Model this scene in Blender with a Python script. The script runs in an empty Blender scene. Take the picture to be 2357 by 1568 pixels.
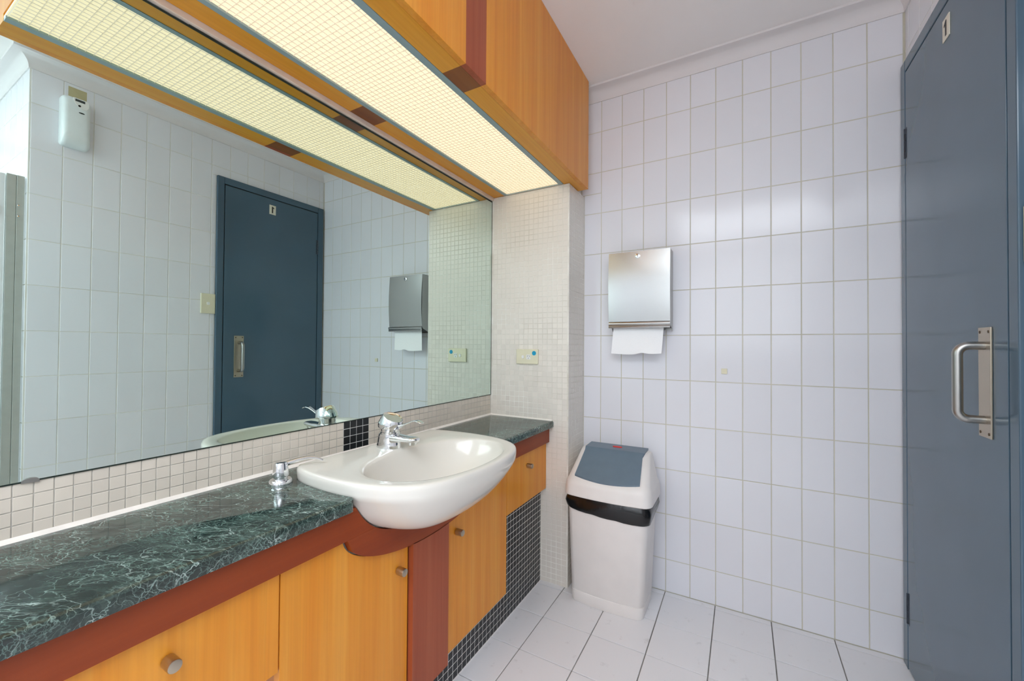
import bpy, bmesh, math, random
from mathutils import Matrix, Vector
random.seed(7)
PI = math.pi
S = bpy.context.scene
C = S.collection

# ------------------------------------------------------------------ camera, world, exposure
cam = bpy.data.cameras.new('camera'); cam.sensor_width = 36.0; cam.lens = 14.338
cam.clip_start = 0.02
camo = bpy.data.objects.new('camera', cam); C.objects.link(camo)
YAW, PITCH, ROLL = 0.51366, 0.012753, 0.0066805
fw = Vector((-math.sin(YAW)*math.cos(PITCH), math.cos(YAW)*math.cos(PITCH), math.sin(PITCH)))
rt = Vector((math.cos(YAW), math.sin(YAW), 0)); up = rt.cross(fw)
r2 = rt*math.cos(ROLL) + up*math.sin(ROLL); u2 = -rt*math.sin(ROLL) + up*math.cos(ROLL)
camo.matrix_world = Matrix(((r2.x, u2.x, -fw.x, 1.0997), (r2.y, u2.y, -fw.y, -1.9385), (r2.z, u2.z, -fw.z, 1.0909), (0, 0, 0, 1)))
S.camera = camo
world = bpy.data.worlds.new('world'); S.world = world; world.use_nodes = True
world.node_tree.nodes['Background'].inputs[0].default_value = (0.8, 0.87, 1.0, 1)
world.node_tree.nodes['Background'].inputs[1].default_value = 0.15
S.view_settings.view_transform = 'Standard'; S.view_settings.look = 'None'
S.view_settings.gamma = 1.0; S.view_settings.use_curve_mapping = False
S.view_settings.exposure = -0.11
S.cycles.use_denoising = True
S.cycles.max_bounces = 9; S.cycles.diffuse_bounces = 7; S.cycles.glossy_bounces = 5
S.cycles.use_adaptive_sampling = True; S.cycles.adaptive_threshold = 0.03
S.cycles.caustics_refractive = False
TROFFER = 8.3        # radiance of the unseen ceiling troffers that light the room
FILL_WINDOW = 3.4         # radiance of the added glowing pane behind the camera
STRIP = 1.22         # radiance of the light strip over the mirror

# ------------------------------------------------------------------ materials
def lin(c):
    return tuple(((v/255.0)/12.92 if v/255.0 <= .04045 else ((v/255.0+.055)/1.055)**2.4) for v in c) + (1.0,)
def newmat(name):
    m = bpy.data.materials.new(name); m.use_nodes = True
    nt = m.node_tree; b = nt.nodes['Principled BSDF']
    return m, nt, b
def N(nt, t, **kw):
    n = nt.nodes.new(t)
    for k, v in kw.items():
        if k.startswith('i_'): n.inputs[int(k[2:])].default_value = v
        else: setattr(n, k, v)
    return n
def L(nt, a, b): nt.links.new(a, b)
def bump(nt, b, height, strength, dist=.001):
    n = N(nt, 'ShaderNodeBump'); n.inputs['Strength'].default_value = strength; n.inputs['Distance'].default_value = dist
    L(nt, height, n.inputs['Height']); L(nt, n.outputs[0], b.inputs['Normal'])
def objco(nt, scale=(1, 1, 1)):
    tc = N(nt, 'ShaderNodeTexCoord'); mp = N(nt, 'ShaderNodeMapping'); mp.inputs['Scale'].default_value = scale
    L(nt, tc.outputs['Object'], mp.inputs['Vector']); return mp.outputs[0]
def noise(nt, vec, scale, detail=3, rough=.5, dist=0):
    n = N(nt, 'ShaderNodeTexNoise'); n.inputs['Scale'].default_value = scale; n.inputs['Detail'].default_value = detail
    n.inputs['Roughness'].default_value = rough; n.inputs['Distortion'].default_value = dist
    if vec is not None: L(nt, vec, n.inputs['Vector'])
    return n.outputs['Fac']
def ramp(nt, fac, stops):
    r = N(nt, 'ShaderNodeValToRGB'); e = r.color_ramp.elements
    while len(e) < len(stops): e.new(.5)
    for el, (p, c) in zip(e, stops): el.position = p; el.color = c
    L(nt, fac, r.inputs[0]); return r.outputs[0]
def mixc(nt, fac, a, b, mode='MIX'):
    n = N(nt, 'ShaderNodeMix', data_type='RGBA', blend_type=mode)
    for idx, v in ((0, fac), (6, a), (7, b)):
        if isinstance(v, (int, float, tuple)): n.inputs[idx].default_value = v
        else: L(nt, v, n.inputs[idx])
    return n.outputs[2]
def simple(name, rgb, rough=.4, metal=0, spec=.5, var=.03, nscale=30, bmp=0, coat=0):
    m, nt, b = newmat(name)
    f = noise(nt, objco(nt), nscale, 3)
    c = lin(rgb); d = tuple(max(0, x*(1-var*2)) for x in c[:3]) + (1,); e = tuple(min(1, x*(1+var*2)) for x in c[:3]) + (1,)
    L(nt, ramp(nt, f, [(.3, d), (.7, e)]), b.inputs['Base Color'])
    b.inputs['Roughness'].default_value = rough; b.inputs['Metallic'].default_value = metal
    b.inputs['Specular IOR Level'].default_value = spec; b.inputs['Coat Weight'].default_value = coat
    if coat: b.inputs['Coat Roughness'].default_value = .06
    if bmp: bump(nt, b, f, bmp)
    return m
def tilemat(name, rgb, rough, var, wave=.25, spec=.5, dirt=None):
    m, nt, b = newmat(name)
    oi = N(nt, 'ShaderNodeObjectInfo')
    co = objco(nt)
    off = N(nt, 'ShaderNodeVectorMath', operation='ADD'); L(nt, co, off.inputs[0])
    cmb = N(nt, 'ShaderNodeCombineXYZ'); mul = N(nt, 'ShaderNodeMath', operation='MULTIPLY'); mul.inputs[1].default_value = 37.0
    L(nt, oi.outputs['Random'], mul.inputs[0]); L(nt, mul.outputs[0], cmb.inputs[0]); L(nt, mul.outputs[0], cmb.inputs[1]); L(nt, cmb.outputs[0], off.inputs[1])
    c = lin(rgb)
    a = tuple(x*(1-var) for x in c[:3])+(1,); e = tuple(min(1, x*(1+var)) for x in c[:3])+(1,)
    base = ramp(nt, oi.outputs['Random'], [(0, a), (1, e)])
    if dirt:
        dn = noise(nt, off.outputs[0], 26, 5, .65)
        base = mixc(nt, ramp(nt, dn, [(.62, (0, 0, 0, 1)), (.8, (.5, .5, .5, 1))]), base, lin(dirt))
    L(nt, base, b.inputs['Base Color'])
    b.inputs['Roughness'].default_value = rough; b.inputs['Specular IOR Level'].default_value = spec
    bump(nt, b, noise(nt, off.outputs[0], 9, 2), wave, .002)
    return m
def grout(name, rgb, rgb2, scale=5, rough=.85):
    m, nt, b = newmat(name)
    f = noise(nt, objco(nt), scale, 5, .65)
    L(nt, ramp(nt, f, [(.35, lin(rgb)), (.65, lin(rgb2))]), b.inputs['Base Color'])
    b.inputs['Roughness'].default_value = rough
    bump(nt, b, noise(nt, objco(nt), 220, 3), .3, .0006)
    return m
def wood(name, dark, mid, light, axis='z', rough=.32, scale=1.0, fine=True):
    m, nt, b = newmat(name)
    sc = {'z': (13, 13, .55), 'y': (13, .55, 13)}[axis]
    sc = tuple(s*scale for s in sc)
    f1 = noise(nt, objco(nt, sc), 1.6, 4, .55, .6)
    sc2 = tuple(s*(7 if s > 2 else 2.2) for s in sc)
    f2 = noise(nt, objco(nt, sc2), 1.5, 3, .6)
    base = ramp(nt, f1, [(.28, lin(dark)), (.5, lin(mid)), (.72, lin(light))])
    streak = ramp(nt, f2, [(.35, (.86, .83, .80, 1)), (.62, (1, 1, 1, 1))])
    base = mixc(nt, .5, base, streak, 'MULTIPLY')
    L(nt, base, b.inputs['Base Color'])
    b.inputs['Roughness'].default_value = rough
    b.inputs['Coat Weight'].default_value = .08; b.inputs['Coat Roughness'].default_value = .2; b.inputs['Specular IOR Level'].default_value = .35
    bump(nt, b, f2, .08, .0005)
    return m
def metal(name, rgb, rough, aniso=0, brushed=None):
    m, nt, b = newmat(name)
    b.inputs['Base Color'].default_value = lin(rgb); b.inputs['Metallic'].default_value = 1
    b.inputs['Roughness'].default_value = rough
    if brushed:
        f = noise(nt, objco(nt, brushed), 1, 3, .6)
        L(nt, ramp(nt, f, [(.3, (rough*.8,)*3+(1,)), (.7, (rough*1.25,)*3+(1,))]), b.inputs['Roughness'])
        bump(nt, b, f, .05, .0003)
    return m
def emit(name, rgb, strength):
    m, nt, b = newmat(name)
    b.inputs['Base Color'].default_value = (.22, .21, .2, 1); b.inputs['Roughness'].default_value = .6
    b.inputs['Emission Color'].default_value = rgb; b.inputs['Emission Strength'].default_value = strength
    return m

M = {}
M['tile'] = tilemat('white_wall_tile', (231, 231, 236), .13, .02, .22, .45)
M['tile_floor'] = tilemat('white_floor_tile', (238, 237, 239), .28, .025, .15, .45, dirt=(190, 186, 184))
M['mosaic'] = tilemat('cream_mosaic', (230, 223, 213), .25, .045, .2, .45)
M['mosaic_splash'] = tilemat('splashback_mosaic', (222, 212, 198), .25, .045, .2, .45)
M['mosaic_black'] = tilemat('black_mosaic', (30, 32, 35), .3, .25, .2, .4)
M['grout'] = grout('wall_grout', (198, 194, 176), (212, 208, 192))
M['grout_light'] = grout('pale_wall_grout', (216, 213, 205), (232, 230, 224))
M['grout_floor'] = grout('floor_grout', (105, 102, 100), (150, 146, 142), 4)
M['grout_pale'] = grout('mosaic_grout', (206, 198, 184), (246, 243, 236), 4)
M['grout_splash'] = grout('splashback_grout', (140, 137, 132), (222, 217, 208), 2.6)
M['grout_white'] = grout('plinth_grout', (226, 225, 220), (244, 243, 238), 6)
M['paint'] = simple('ceiling_paint', (247, 243, 241), .75, var=.006, nscale=3)
M['cornice'] = simple('cornice_paint', (228, 224, 224), .55, var=.006, nscale=3)
M['plaster'] = simple('white_wall_paint', (242, 241, 240), .5, var=.01, nscale=3)
M['door'] = simple('slate_gloss_paint', (74, 98, 115), .16, var=.03, nscale=2.2, coat=.0)
M['hinge'] = simple('painted_hinge', (52, 62, 74), .3, metal=.3)
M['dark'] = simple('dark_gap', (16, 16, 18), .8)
M['wood'] = wood('honey_veneer', (224, 138, 36), (230, 149, 46), (236, 162, 62))
M['wood_y'] = wood('honey_veneer_long', (224, 146, 36), (230, 156, 44), (236, 166, 58), 'y')
M['wood_red'] = wood('mahogany_rail', (134, 52, 16), (144, 60, 20), (154, 70, 28), 'y', .46, .8)
M['wood_red_z'] = wood('mahogany_stile', (152, 68, 38), (164, 80, 48), (174, 92, 58), 'z', .4)
M['wood_edge'] = simple('edge_banding', (196, 122, 54), .45)
M['carcass'] = simple('carcass_board', (214, 212, 208), .5)
M['chrome'] = metal('chrome', (232, 234, 236), .06)
M['steel'] = metal('brushed_steel', (190, 192, 190), .23)
M['steel_plain'] = metal('satin_steel', (172, 171, 167), .33)
M['nickel'] = metal('brushed_nickel', (186, 174, 156), .34)
M['alu'] = simple('grey_aluminium_trim', (150, 168, 170), .4, metal=.15, var=.01)
M['alu2'] = simple('partition_aluminium', (176, 178, 172), .38, metal=.1, var=.02)
M['pale_strip'] = simple('pale_strip', (226, 206, 190), .35)
M['ceramic'] = simple('white_ceramic', (228, 224, 215), .09, var=.004, nscale=2, spec=.5)
M['silicone'] = simple('white_silicone', (240, 234, 226), .4, var=.03)
M['plastic_white'] = simple('white_plastic', (226, 232, 232), .3, var=.01)
M['plastic_cream'] = simple('cream_plastic', (228, 222, 194), .35, var=.01)
M['plastic_pale'] = simple('pale_plastic', (235, 234, 230), .3, var=.01)
M['blue_dot'] = simple('blue_sticker', (0, 156, 196), .45, var=.02)
M['black'] = simple('black_plastic', (22, 23, 25), .4)
M['bin'] = simple('bin_plastic', (238, 233, 229), .42, var=.012, nscale=12, bmp=.02)
M['bin_flap'] = simple('bin_flap_plastic', (104, 122, 137), .4, var=.02, nscale=25, bmp=.02)
M['bag'] = simple('black_bag', (13, 14, 16), .2, spec=.6, bmp=1.0, nscale=38)
M['red'] = simple('red_mark', (226, 52, 44), .5)
M['paper'] = simple('paper_towel', (250, 250, 251), .9, var=.006, bmp=.04, nscale=160)
M['tape'] = simple('masking_tape', (190, 180, 140), .7)
M['lcd'] = simple('display_glass', (52, 60, 58), .2)
M['partition'] = simple('partition_laminate', (226, 228, 230), .35, var=.01)
M['rust'] = simple('dirty_screw', (92, 76, 58), .5, metal=.6)
M['sign'] = simple('sign_plastic', (232, 226, 208), .4)
def louvre():
    m, nt, b = newmat('louvre_plastic')
    b.inputs['Base Color'].default_value = (.93, .88, .78, 1); b.inputs['Roughness'].default_value = .4
    t = N(nt, 'ShaderNodeBsdfTranslucent'); t.inputs[0].default_value = (1.0, .98, .95, 1)
    mx = N(nt, 'ShaderNodeMixShader'); mx.inputs[0].default_value = .9
    L(nt, b.outputs[0], mx.inputs[1]); L(nt, t.outputs[0], mx.inputs[2]); L(nt, mx.outputs[0], nt.nodes['Material Output'].inputs[0])
    return m
M['louvre'] = louvre()
M['wood_lamplit'] = wood('lamp_tinted_mahogany', (120, 62, 24), (134, 74, 30), (146, 86, 38), 'y', .4, .8)  # dark band veneer again, its colour browned for the lamp light on it
M['strip_glow'] = emit('strip_diffuser', (1.0, .79, .51, 1), STRIP)
M['fill_window_glow'] = emit('added_frosted_glow', (.86, .93, 1.0, 1), FILL_WINDOW)
M['troffer_glow'] = emit('troffer_diffuser', (.87, .93, 1.0, 1), TROFFER)

def mirror_mat():
    m, nt, b = newmat('silvered_glass')
    b.inputs['Base Color'].default_value = (.70, .83, .775, 1); b.inputs['Metallic'].default_value = 1
    b.inputs['Roughness'].default_value = 0.0
    bump(nt, b, noise(nt, objco(nt), 1.5, 1), .0, .0)
    return m
M['mirror'] = mirror_mat()
M['mirror_edge'] = simple('mirror_edge', (26, 40, 34), .4)

def marble():
    m, nt, b = newmat('green_marble')
    tc = N(nt, 'ShaderNodeTexCoord'); mr = N(nt, 'ShaderNodeMapping'); mr.inputs['Rotation'].default_value = (0, 0, -.45); L(nt, tc.outputs['Object'], mr.inputs['Vector'])
    ms = N(nt, 'ShaderNodeMapping'); ms.inputs['Scale'].default_value = (.55, 1.15, 1.0); L(nt, mr.outputs[0], ms.inputs['Vector']); co = ms.outputs[0]
    nz = N(nt, 'ShaderNodeTexNoise'); nz.inputs['Scale'].default_value = 17; nz.inputs['Detail'].default_value = 5; L(nt, co, nz.inputs['Vector'])
    sub = N(nt, 'ShaderNodeVectorMath', operation='SUBTRACT'); L(nt, nz.outputs['Color'], sub.inputs[0]); sub.inputs[1].default_value = (.5, .5, .5)
    scl = N(nt, 'ShaderNodeVectorMath', operation='SCALE'); L(nt, sub.outputs[0], scl.inputs[0]); scl.inputs['Scale'].default_value = .075
    add = N(nt, 'ShaderNodeVectorMath', operation='ADD'); L(nt, co, add.inputs[0]); L(nt, scl.outputs[0], add.inputs[1])
    def veins(scale, w):
        v = N(nt, 'ShaderNodeTexVoronoi', feature='DISTANCE_TO_EDGE'); v.inputs['Scale'].default_value = scale
        L(nt, add.outputs[0], v.inputs['Vector'])
        return ramp(nt, v.outputs['Distance'], [(0, (1, 1, 1, 1)), (w*.35, (.55, .55, .55, 1)), (w, (0, 0, 0, 1))])
    base = ramp(nt, noise(nt, add.outputs[0], 16, 7, .7), [(.30, lin((17, 27, 26))), (.48, lin((39, 53, 49))), (.68, lin((80, 100, 92)))])
    base = mixc(nt, ramp(nt, noise(nt, co, 4.5, 3), [(.40, (0, 0, 0, 1)), (.66, (.55, .55, .55, 1))]), base, lin((48, 54, 50)))
    big = veins(26, .022); small = veins(62, .042); tiny = veins(130, .09)
    mask1 = ramp(nt, noise(nt, co, 14, 3), [(.42, (0, 0, 0, 1)), (.62, (.85, .85, .85, 1))])
    mask2 = ramp(nt, noise(nt, co, 17, 4), [(.38, (0, 0, 0, 1)), (.58, (.75, .75, .75, 1))])
    mask3 = ramp(nt, noise(nt, co, 9, 4), [(.36, (0, 0, 0, 1)), (.58, (.6, .6, .6, 1))])
    f1 = mixc(nt, 1.0, big, mask1, 'MULTIPLY'); f2 = mixc(nt, 1.0, small, mask2, 'MULTIPLY'); f3 = mixc(nt, 1.0, tiny, mask3, 'MULTIPLY')
    c = mixc(nt, f3, base, lin((116, 146, 136)))
    c = mixc(nt, f2, c, lin((160, 188, 178)))
    c = mixc(nt, f1, c, lin((196, 216, 208)))
    L(nt, c, b.inputs['Base Color'])
    b.inputs['Roughness'].default_value = .10; b.inputs['Specular IOR Level'].default_value = .6
    return m
M['marble'] = marble()

# ------------------------------------------------------------------ mesh helpers
class MB:
    def __init__(self): self.v = []; self.f = []; self.sub = None
    def add(self, vs, fs):
        o = len(self.v); self.v += [tuple(p) for p in vs]; self.f += [tuple(i+o for i in f) for f in fs]; return self
    def box(self, x0, x1, y0, y1, z0, z1):
        return self.add([(x0, y0, z0), (x1, y0, z0), (x1, y1, z0), (x0, y1, z0), (x0, y0, z1), (x1, y0, z1), (x1, y1, z1), (x0, y1, z1)],
                        [(0, 3, 2, 1), (4, 5, 6, 7), (0, 1, 5, 4), (1, 2, 6, 5), (2, 3, 7, 6), (3, 0, 4, 7)])
    def loft(self, rings, cap0=True, cap1=True):
        n = len(rings[0]); o = len(self.v); fs = []
        for r in rings: self.v += [tuple(p) for p in r]
        for k in range(len(rings)-1):
            for i in range(n):
                j = (i+1) % n; fs.append((o+k*n+i, o+k*n+j, o+(k+1)*n+j, o+(k+1)*n+i))
        if cap0: fs.append(tuple(o+i for i in reversed(range(n))))
        if cap1: fs.append(tuple(o+(len(rings)-1)*n+i for i in range(n)))
        self.f += fs; return self
    def tube(self, path, r, n=14, flat=1.0):
        path = [Vector(p) for p in path]; rs = r if isinstance(r, (list, tuple)) else [r]*len(path)
        rings = []; ref = None
        for k, p in enumerate(path):
            t = (path[min(k+1, len(path)-1)]-path[max(k-1, 0)]).normalized()
            if ref is None:
                ref = Vector((0, 0, 1)) if abs(t.z) < .9 else Vector((1, 0, 0))
            a = t.cross(ref).normalized(); b = a.cross(t).normalized(); ref = b
            rings.append([p + a*math.cos(2*PI*i/n)*rs[k] + b*math.sin(2*PI*i/n)*rs[k]*flat for i in range(n)])
        return self.loft(rings)
    def lathe(self, c, axis, prof, n=24):
        c = Vector(c); ax = Vector(axis).normalized()
        ref = Vector((0, 0, 1)) if abs(ax.z) < .9 else Vector((1, 0, 0))
        a = ax.cross(ref).normalized(); b = ax.cross(a).normalized()
        return self.loft([[c + ax*h + (a*math.cos(2*PI*i/n)+b*math.sin(2*PI*i/n))*r for i in range(n)] for r, h in prof])
    def prism(self, pts, axis, lo, hi):
        """pts: 2D outline; axis x -> (y,z), y -> (x,z), z -> (x,y)"""
        def P(p, h): return {'x': (h, p[0], p[1]), 'y': (p[0], h, p[1]), 'z': (p[0], p[1], h)}[axis]
        return self.loft([[P(p, lo) for p in pts], [P(p, hi) for p in pts]])
    def build(self, name, mat, parent=None, smooth=False, bevel=0, seg=2, origin=None, angle=40):
        o3 = Vector(parent.location) if parent is not None else Vector(origin or (0, 0, 0))
        if parent is not None and parent.parent is not None: o3 = o3 + Vector(parent.parent.location)
        if parent is not None: 
            # accumulated origin of the parent chain
            o3 = Vector((0, 0, 0)); q = parent
            while q is not None: o3 += Vector(q.location); q = q.parent
        me = bpy.data.meshes.new(name)
        me.from_pydata([tuple(Vector(p)-o3) for p in self.v], [], self.f)
        bm = bmesh.new(); bm.from_mesh(me)
        bmesh.ops.recalc_face_normals(bm, faces=bm.faces)
        if bevel:
            es = [e for e in bm.edges if len(e.link_faces) == 2 and e.calc_face_angle(0) > math.radians(30)]
            bmesh.ops.bevel(bm, geom=es, offset=bevel, segments=seg, affect='EDGES', profile=.5, clamp_overlap=True)
        if smooth:
            for f in bm.faces: f.smooth = True
            for e in bm.edges:
                if len(e.link_faces) == 2 and e.calc_face_angle(0) > math.radians(angle): e.smooth = False
        bm.to_mesh(me); bm.free()
        me.materials.append(M[mat] if isinstance(mat, str) else mat)
        o = bpy.data.objects.new(name, me); C.objects.link(o)
        if parent is not None: o.parent = parent
        elif origin: o.location = origin
        return o
def B(*a): return MB().box(*a)
def tag(o, label, cat, group=None, kind=None):
    o['label'] = label; o['category'] = cat
    if group: o['group'] = group
    if kind: o['kind'] = kind
    return o
def thing(name, loc, label, cat, group=None, kind=None):
    o = bpy.data.objects.new(name, None); o.empty_display_size = .05; C.objects.link(o); o.location = loc
    return tag(o, label, cat, group, kind)
def struct(o, label, cat): return tag(o, label, cat, kind='structure')
def rrect(x0, x1, y0, y1, r, n=6, bow=0.0):
    """rounded rectangle outline in x,y; bow pushes the y0 side outwards in its middle"""
    pts = []
    for cx, cy, a0 in ((x1-r, y1-r, 0), (x0+r, y1-r, PI/2), (x0+r, y0+r, PI), (x1-r, y0+r, 1.5*PI)):
        for k in range(n+1):
            a = a0 + PI/2*k/n; pts.append([cx+r*math.cos(a), cy+r*math.sin(a)])
    # extra points along front side between the two front corners
    i = 3*(n+1)
    front = [[x0+r+(x1-x0-2*r)*k/9, y0] for k in range(1, 9)]
    pts = pts[:i] + front + pts[i:]
    for p in pts:
        if bow and p[1] < (y0+y1)/2:
            t = (p[0]-(x0+x1)/2)/((x1-x0)/2); p[1] -= bow*(1-t*t)
    return [tuple(p) for p in pts]

# ---- tiles: each a small bevelled slab of its own, sharing mesh data between alike pieces
_tc = {}
def tile_mesh(w, h, t, b, mat):
    k = (round(w, 4), round(h, 4), t, b, mat)
    if k not in _tc:
        vs = []
        for dx, dz in ((0, 0), (0, t-b), (b*.35, t-b*.3), (b, t)):
            vs += [(-w/2+dx, -h/2+dx, dz), (w/2-dx, -h/2+dx, dz), (w/2-dx, h/2-dx, dz), (-w/2+dx, h/2-dx, dz)]
        fs = []
        for k2 in range(3):
            for i in range(4):
                j = (i+1) % 4; fs.append((k2*4+i, k2*4+j, k2*4+4+j, k2*4+4+i))
        fs.append((12, 13, 14, 15))
        me = bpy.data.meshes.new('tile'); me.from_pydata(vs, [], fs); me.materials.append(M[mat])
        _tc[k] = me
    return _tc[k]
def tile_matrix(o, u, v, c, tilt):
    n = u.cross(v)
    m = Matrix(((u.x, v.x, n.x, c.x), (u.y, v.y, n.y, c.y), (u.z, v.z, n.z, c.z), (0, 0, 0, 1)))
    return m @ Matrix.Rotation(random.gauss(0, tilt), 4, 'X') @ Matrix.Rotation(random.gauss(0, tilt), 4, 'Y')
def tile_field(parent, name, origin, u, v, ulines, vlines, gap, t, b, mat, holes=(), tilt=.0016, keep=None, matf=None, limit=None):
    """tiles between successive grid lines on the plane origin + a*u + b*v (normal u x v); holes: (u0,u1,v0,v1) to leave open.
    keep(uc,vc) -> True builds the tile as its own part, False joins it to the stuff part."""
    origin, u, v = Vector(origin), Vector(u), Vector(v)
    cells = []
    for i in range(len(ulines)-1):
        for j in range(len(vlines)-1):
            rects = [(ulines[i], ulines[i+1], vlines[j], vlines[j+1])]
            for (a0, a1, b0, b1) in holes:
                out = []
                for (p0, p1, q0, q1) in rects:
                    if p1 <= a0+1e-6 or p0 >= a1-1e-6 or q1 <= b0+1e-6 or q0 >= b1-1e-6: out.append((p0, p1, q0, q1)); continue
                    if q1 > b1: out.append((p0, p1, b1, q1))
                    if q0 < b0: out.append((p0, p1, q0, b0))
                    lo, hi = max(q0, b0), min(q1, b1)
                    if p0 < a0: out.append((p0, a0, lo, hi))
                    if p1 > a1: out.append((a1, p1, lo, hi))
                rects = out
            cells += rects
    stuff = []
    for (p0, p1, q0, q1) in cells:
        w, h = p1-p0-gap, q1-q0-gap
        if w < .004 or h < .004: continue
        uc, vc = (p0+p1)/2, (q0+q1)/2
        mt = matf(uc, vc) if matf else mat
        me = tile_mesh(w, h, t, b, mt)
        mtx = tile_matrix(None, u, v, origin+u*uc+v*vc, tilt)
        if keep is None or keep(uc, vc):
            o = bpy.data.objects.new(name, me); C.objects.link(o); o.parent = parent; o.matrix_local = mtx
        else: stuff.append((me, mtx))
    if stuff:
        mb = MB()
        for me, mtx in stuff:
            mb.add([mtx @ x.co for x in me.vertices], [tuple(p.vertices) for p in me.polygons])
        me = bpy.data.meshes.new(name); me.from_pydata(mb.v, [], mb.f); me.materials.append(M[mat])
        o = bpy.data.objects.new(name+'_field', me); C.objects.link(o); o.parent = parent; o['kind'] = 'stuff'
def lines(lo, hi, start, step):
    k0 = math.ceil((lo-start)/step+1e-6); out = [lo]
    x = start+k0*step
    while x < hi-1e-6: out.append(x); x += step
    out.append(hi); return out

# ------------------------------------------------------------------ the room
W = 1.606; H = 2.35; YF = -3.5; XR = 3.0; YC = -1.44; TT = .006
ROWS = [z for z in lines(0, 2.292, .1421, .2)]
floor = struct(B(-.12, XR+.1, YF-.1, .12, -.12, -.0035).build('floor', 'grout_floor'), 'white square tiled floor with grey grout lines', 'floor')
tile_field(floor, 'floor_tile', (0, 0, -.008), (1, 0, 0), (0, 1, 0), lines(.0, 3.0, .0003, .2), lines(YF, 0, -.0304, .2), .0035, .008, .0012, 'tile_floor',
           keep=lambda a, b: b > -2.0 and a < 1.7, tilt=.0012)
ceiling = struct(B(-.12, XR+.1, YF-.1, .12, H, H+.1).build('ceiling', 'paint'), 'plain pale grey painted ceiling', 'ceiling')
wall_back = struct(B(-.12, XR+.1, .0011, .13, -.1, H).build('wall_back', 'grout'), 'end wall of upright white tiles carrying the towel dispenser', 'wall')
tile_field(wall_back, 'wall_tile', (0, .006, 0), (1, 0, 0), (0, 0, 1), lines(.40, 1.604, .5018, .1), ROWS, .0031, TT, .0012, 'tile', holes=[(-1, .415, -1, 1.84)])
wr = MB(); wr.box(W+.0011, W+.12, -.012, .001, 0, H).box(W+.0011, W+.12, YC+.0012, -.709, 0, H).box(W+.0011, W+.12, -.709, -.012, 2.088, H)
wall_right = struct(wr.build('wall_right', 'grout_light'), 'white tiled wall around the slate blue door', 'wall')
# plane x = W, facing -x : u = -y direction, v = z  (u x v = (-y) x z = -x)
tile_field(wall_right, 'wall_tile', (W+.006, 0, 0), (0, -1, 0), (0, 0, 1), lines(0.002, -YC-.002, .035, .1), ROWS, .0031, TT, .0012, 'tile',
           holes=[(.010, .7105, -1, 2.09)])
wall_recess = struct(B(W+.0012, XR+.1, YC+.0011, YC+.1, 0, H).build('wall_recess', 'grout'), 'white tiled return wall beside the cubicle partition', 'wall')
tile_field(wall_recess, 'wall_tile', (0, YC+.006, 0), (1, 0, 0), (0, 0, 1), lines(W+.001, XR, W+.1, .1), ROWS, .0031, TT, .0012, 'tile',
           keep=lambda a, b: a < 2.35)
wall_left = struct(B(-.12, -.0022, YF-.1, .13, -.1, H).build('wall_left', 'grout_splash'), 'mirror wall with a cream mosaic splashback strip', 'wall')
wall_front = struct(B(-.12, XR+.1, YF-.12, YF, -.1, H).build('wall_front', 'plaster'), 'plain white wall opposite the tiled end wall', 'wall')
wall_far = struct(B(XR, XR+.12, YF-.1, YC+.1, -.1, H).build('wall_side', 'plaster'), 'plain white wall behind the cubicle partition', 'wall')
# splashback mosaic: 25 mm pieces, four black columns behind the tap
YN = -1.838      # near end of the worktop and mirror
SP_Y = lines(YN+.001, -.2045, -1.07, .025)
tile_field(wall_left, 'mosaic_tile', (-.0065, 0, 0), (0, 1, 0), (0, 0, 1), SP_Y, [.7465, .7718, .7965, .8212, .8463], .0017, .0055, .0006, 'mosaic_splash',
           matf=lambda a, b: 'mosaic_black' if -1.07 < a < -.97 else 'mosaic_splash', tilt=.004)
B(-.0030, -.00185, -1.0700, -.9700, .7465, .8463).build('grout_strip', 'grout_white', wall_left)
# upper left wall above/below the vanity: plain tile stays behind mirror and cabinet
# pillar nib with mosaic
PX, PY = .4155, -.202
pl = MB(); pl.box(-.0021, PX-.0008, PY+.0008, .0010, 0, 1.8335).box(-.0021, .40, -.08, .0010, 1.8335, H)
pillar = struct(pl.build('wall_pillar', 'grout_pale'), 'narrow cream mosaic nib wall beside the mirror', 'wall')
PZ = lines(0, 1.834, .0215, .025)
tile_field(pillar, 'mosaic_tile', (0, PY+.0055, 0), (1, 0, 0), (0, 0, 1), lines(.004, PX, .0095, .025), PZ, .0021, .0055, .0006, 'mosaic',
           keep=lambda a, b: .757 < b < 1.197, tilt=.003)
tile_field(pillar, 'mosaic_tile', (PX-.0055, 0, 0), (0, 1, 0), (0, 0, 1), lines(PY+.001, -.001, PY+.026, .025), PZ, .0021, .0055, .0006, 'mosaic',
           keep=lambda a, b: False, tilt=.003)
tile_field(wall_left, 'wall_tile', (-.0040, 0, 0), (0, 1, 0), (0, 0, 1), lines(YF, YN-.001, YN-.1, .1), ROWS, .0031, TT, .0012, 'tile', keep=lambda a, b: False)
B(-.0030, -.0012, YN+.001, -.204, .001, .712).build('backing_board', 'plaster', wall_left)
B(-.0030, -.0012, YN+.001, -1.5, 1.8195, 2.30).build('backing_board', 'plaster', wall_left)
# black mosaic plinth wall under the vanity
plinth = struct(B(.262, .2812, -1.436, -.2035, 0, .428).build('wall_plinth', 'grout_white'), 'black mosaic plinth wall under the vanity drawers', 'wall')
def bkeep(a, b): return (a > -.56 and b < .44) or (b < .105 and a > -.92)
BZ = lines(0, .428, .0279, .025)
tile_field(plinth, 'mosaic_tile', (.2765, 0, 0), (0, 1, 0), (0, 0, 1), lines(-1.436, -.2065, -.2147, .025), BZ, .0027, .0055, .0006, 'mosaic_black', keep=bkeep, tilt=.003)

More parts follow.
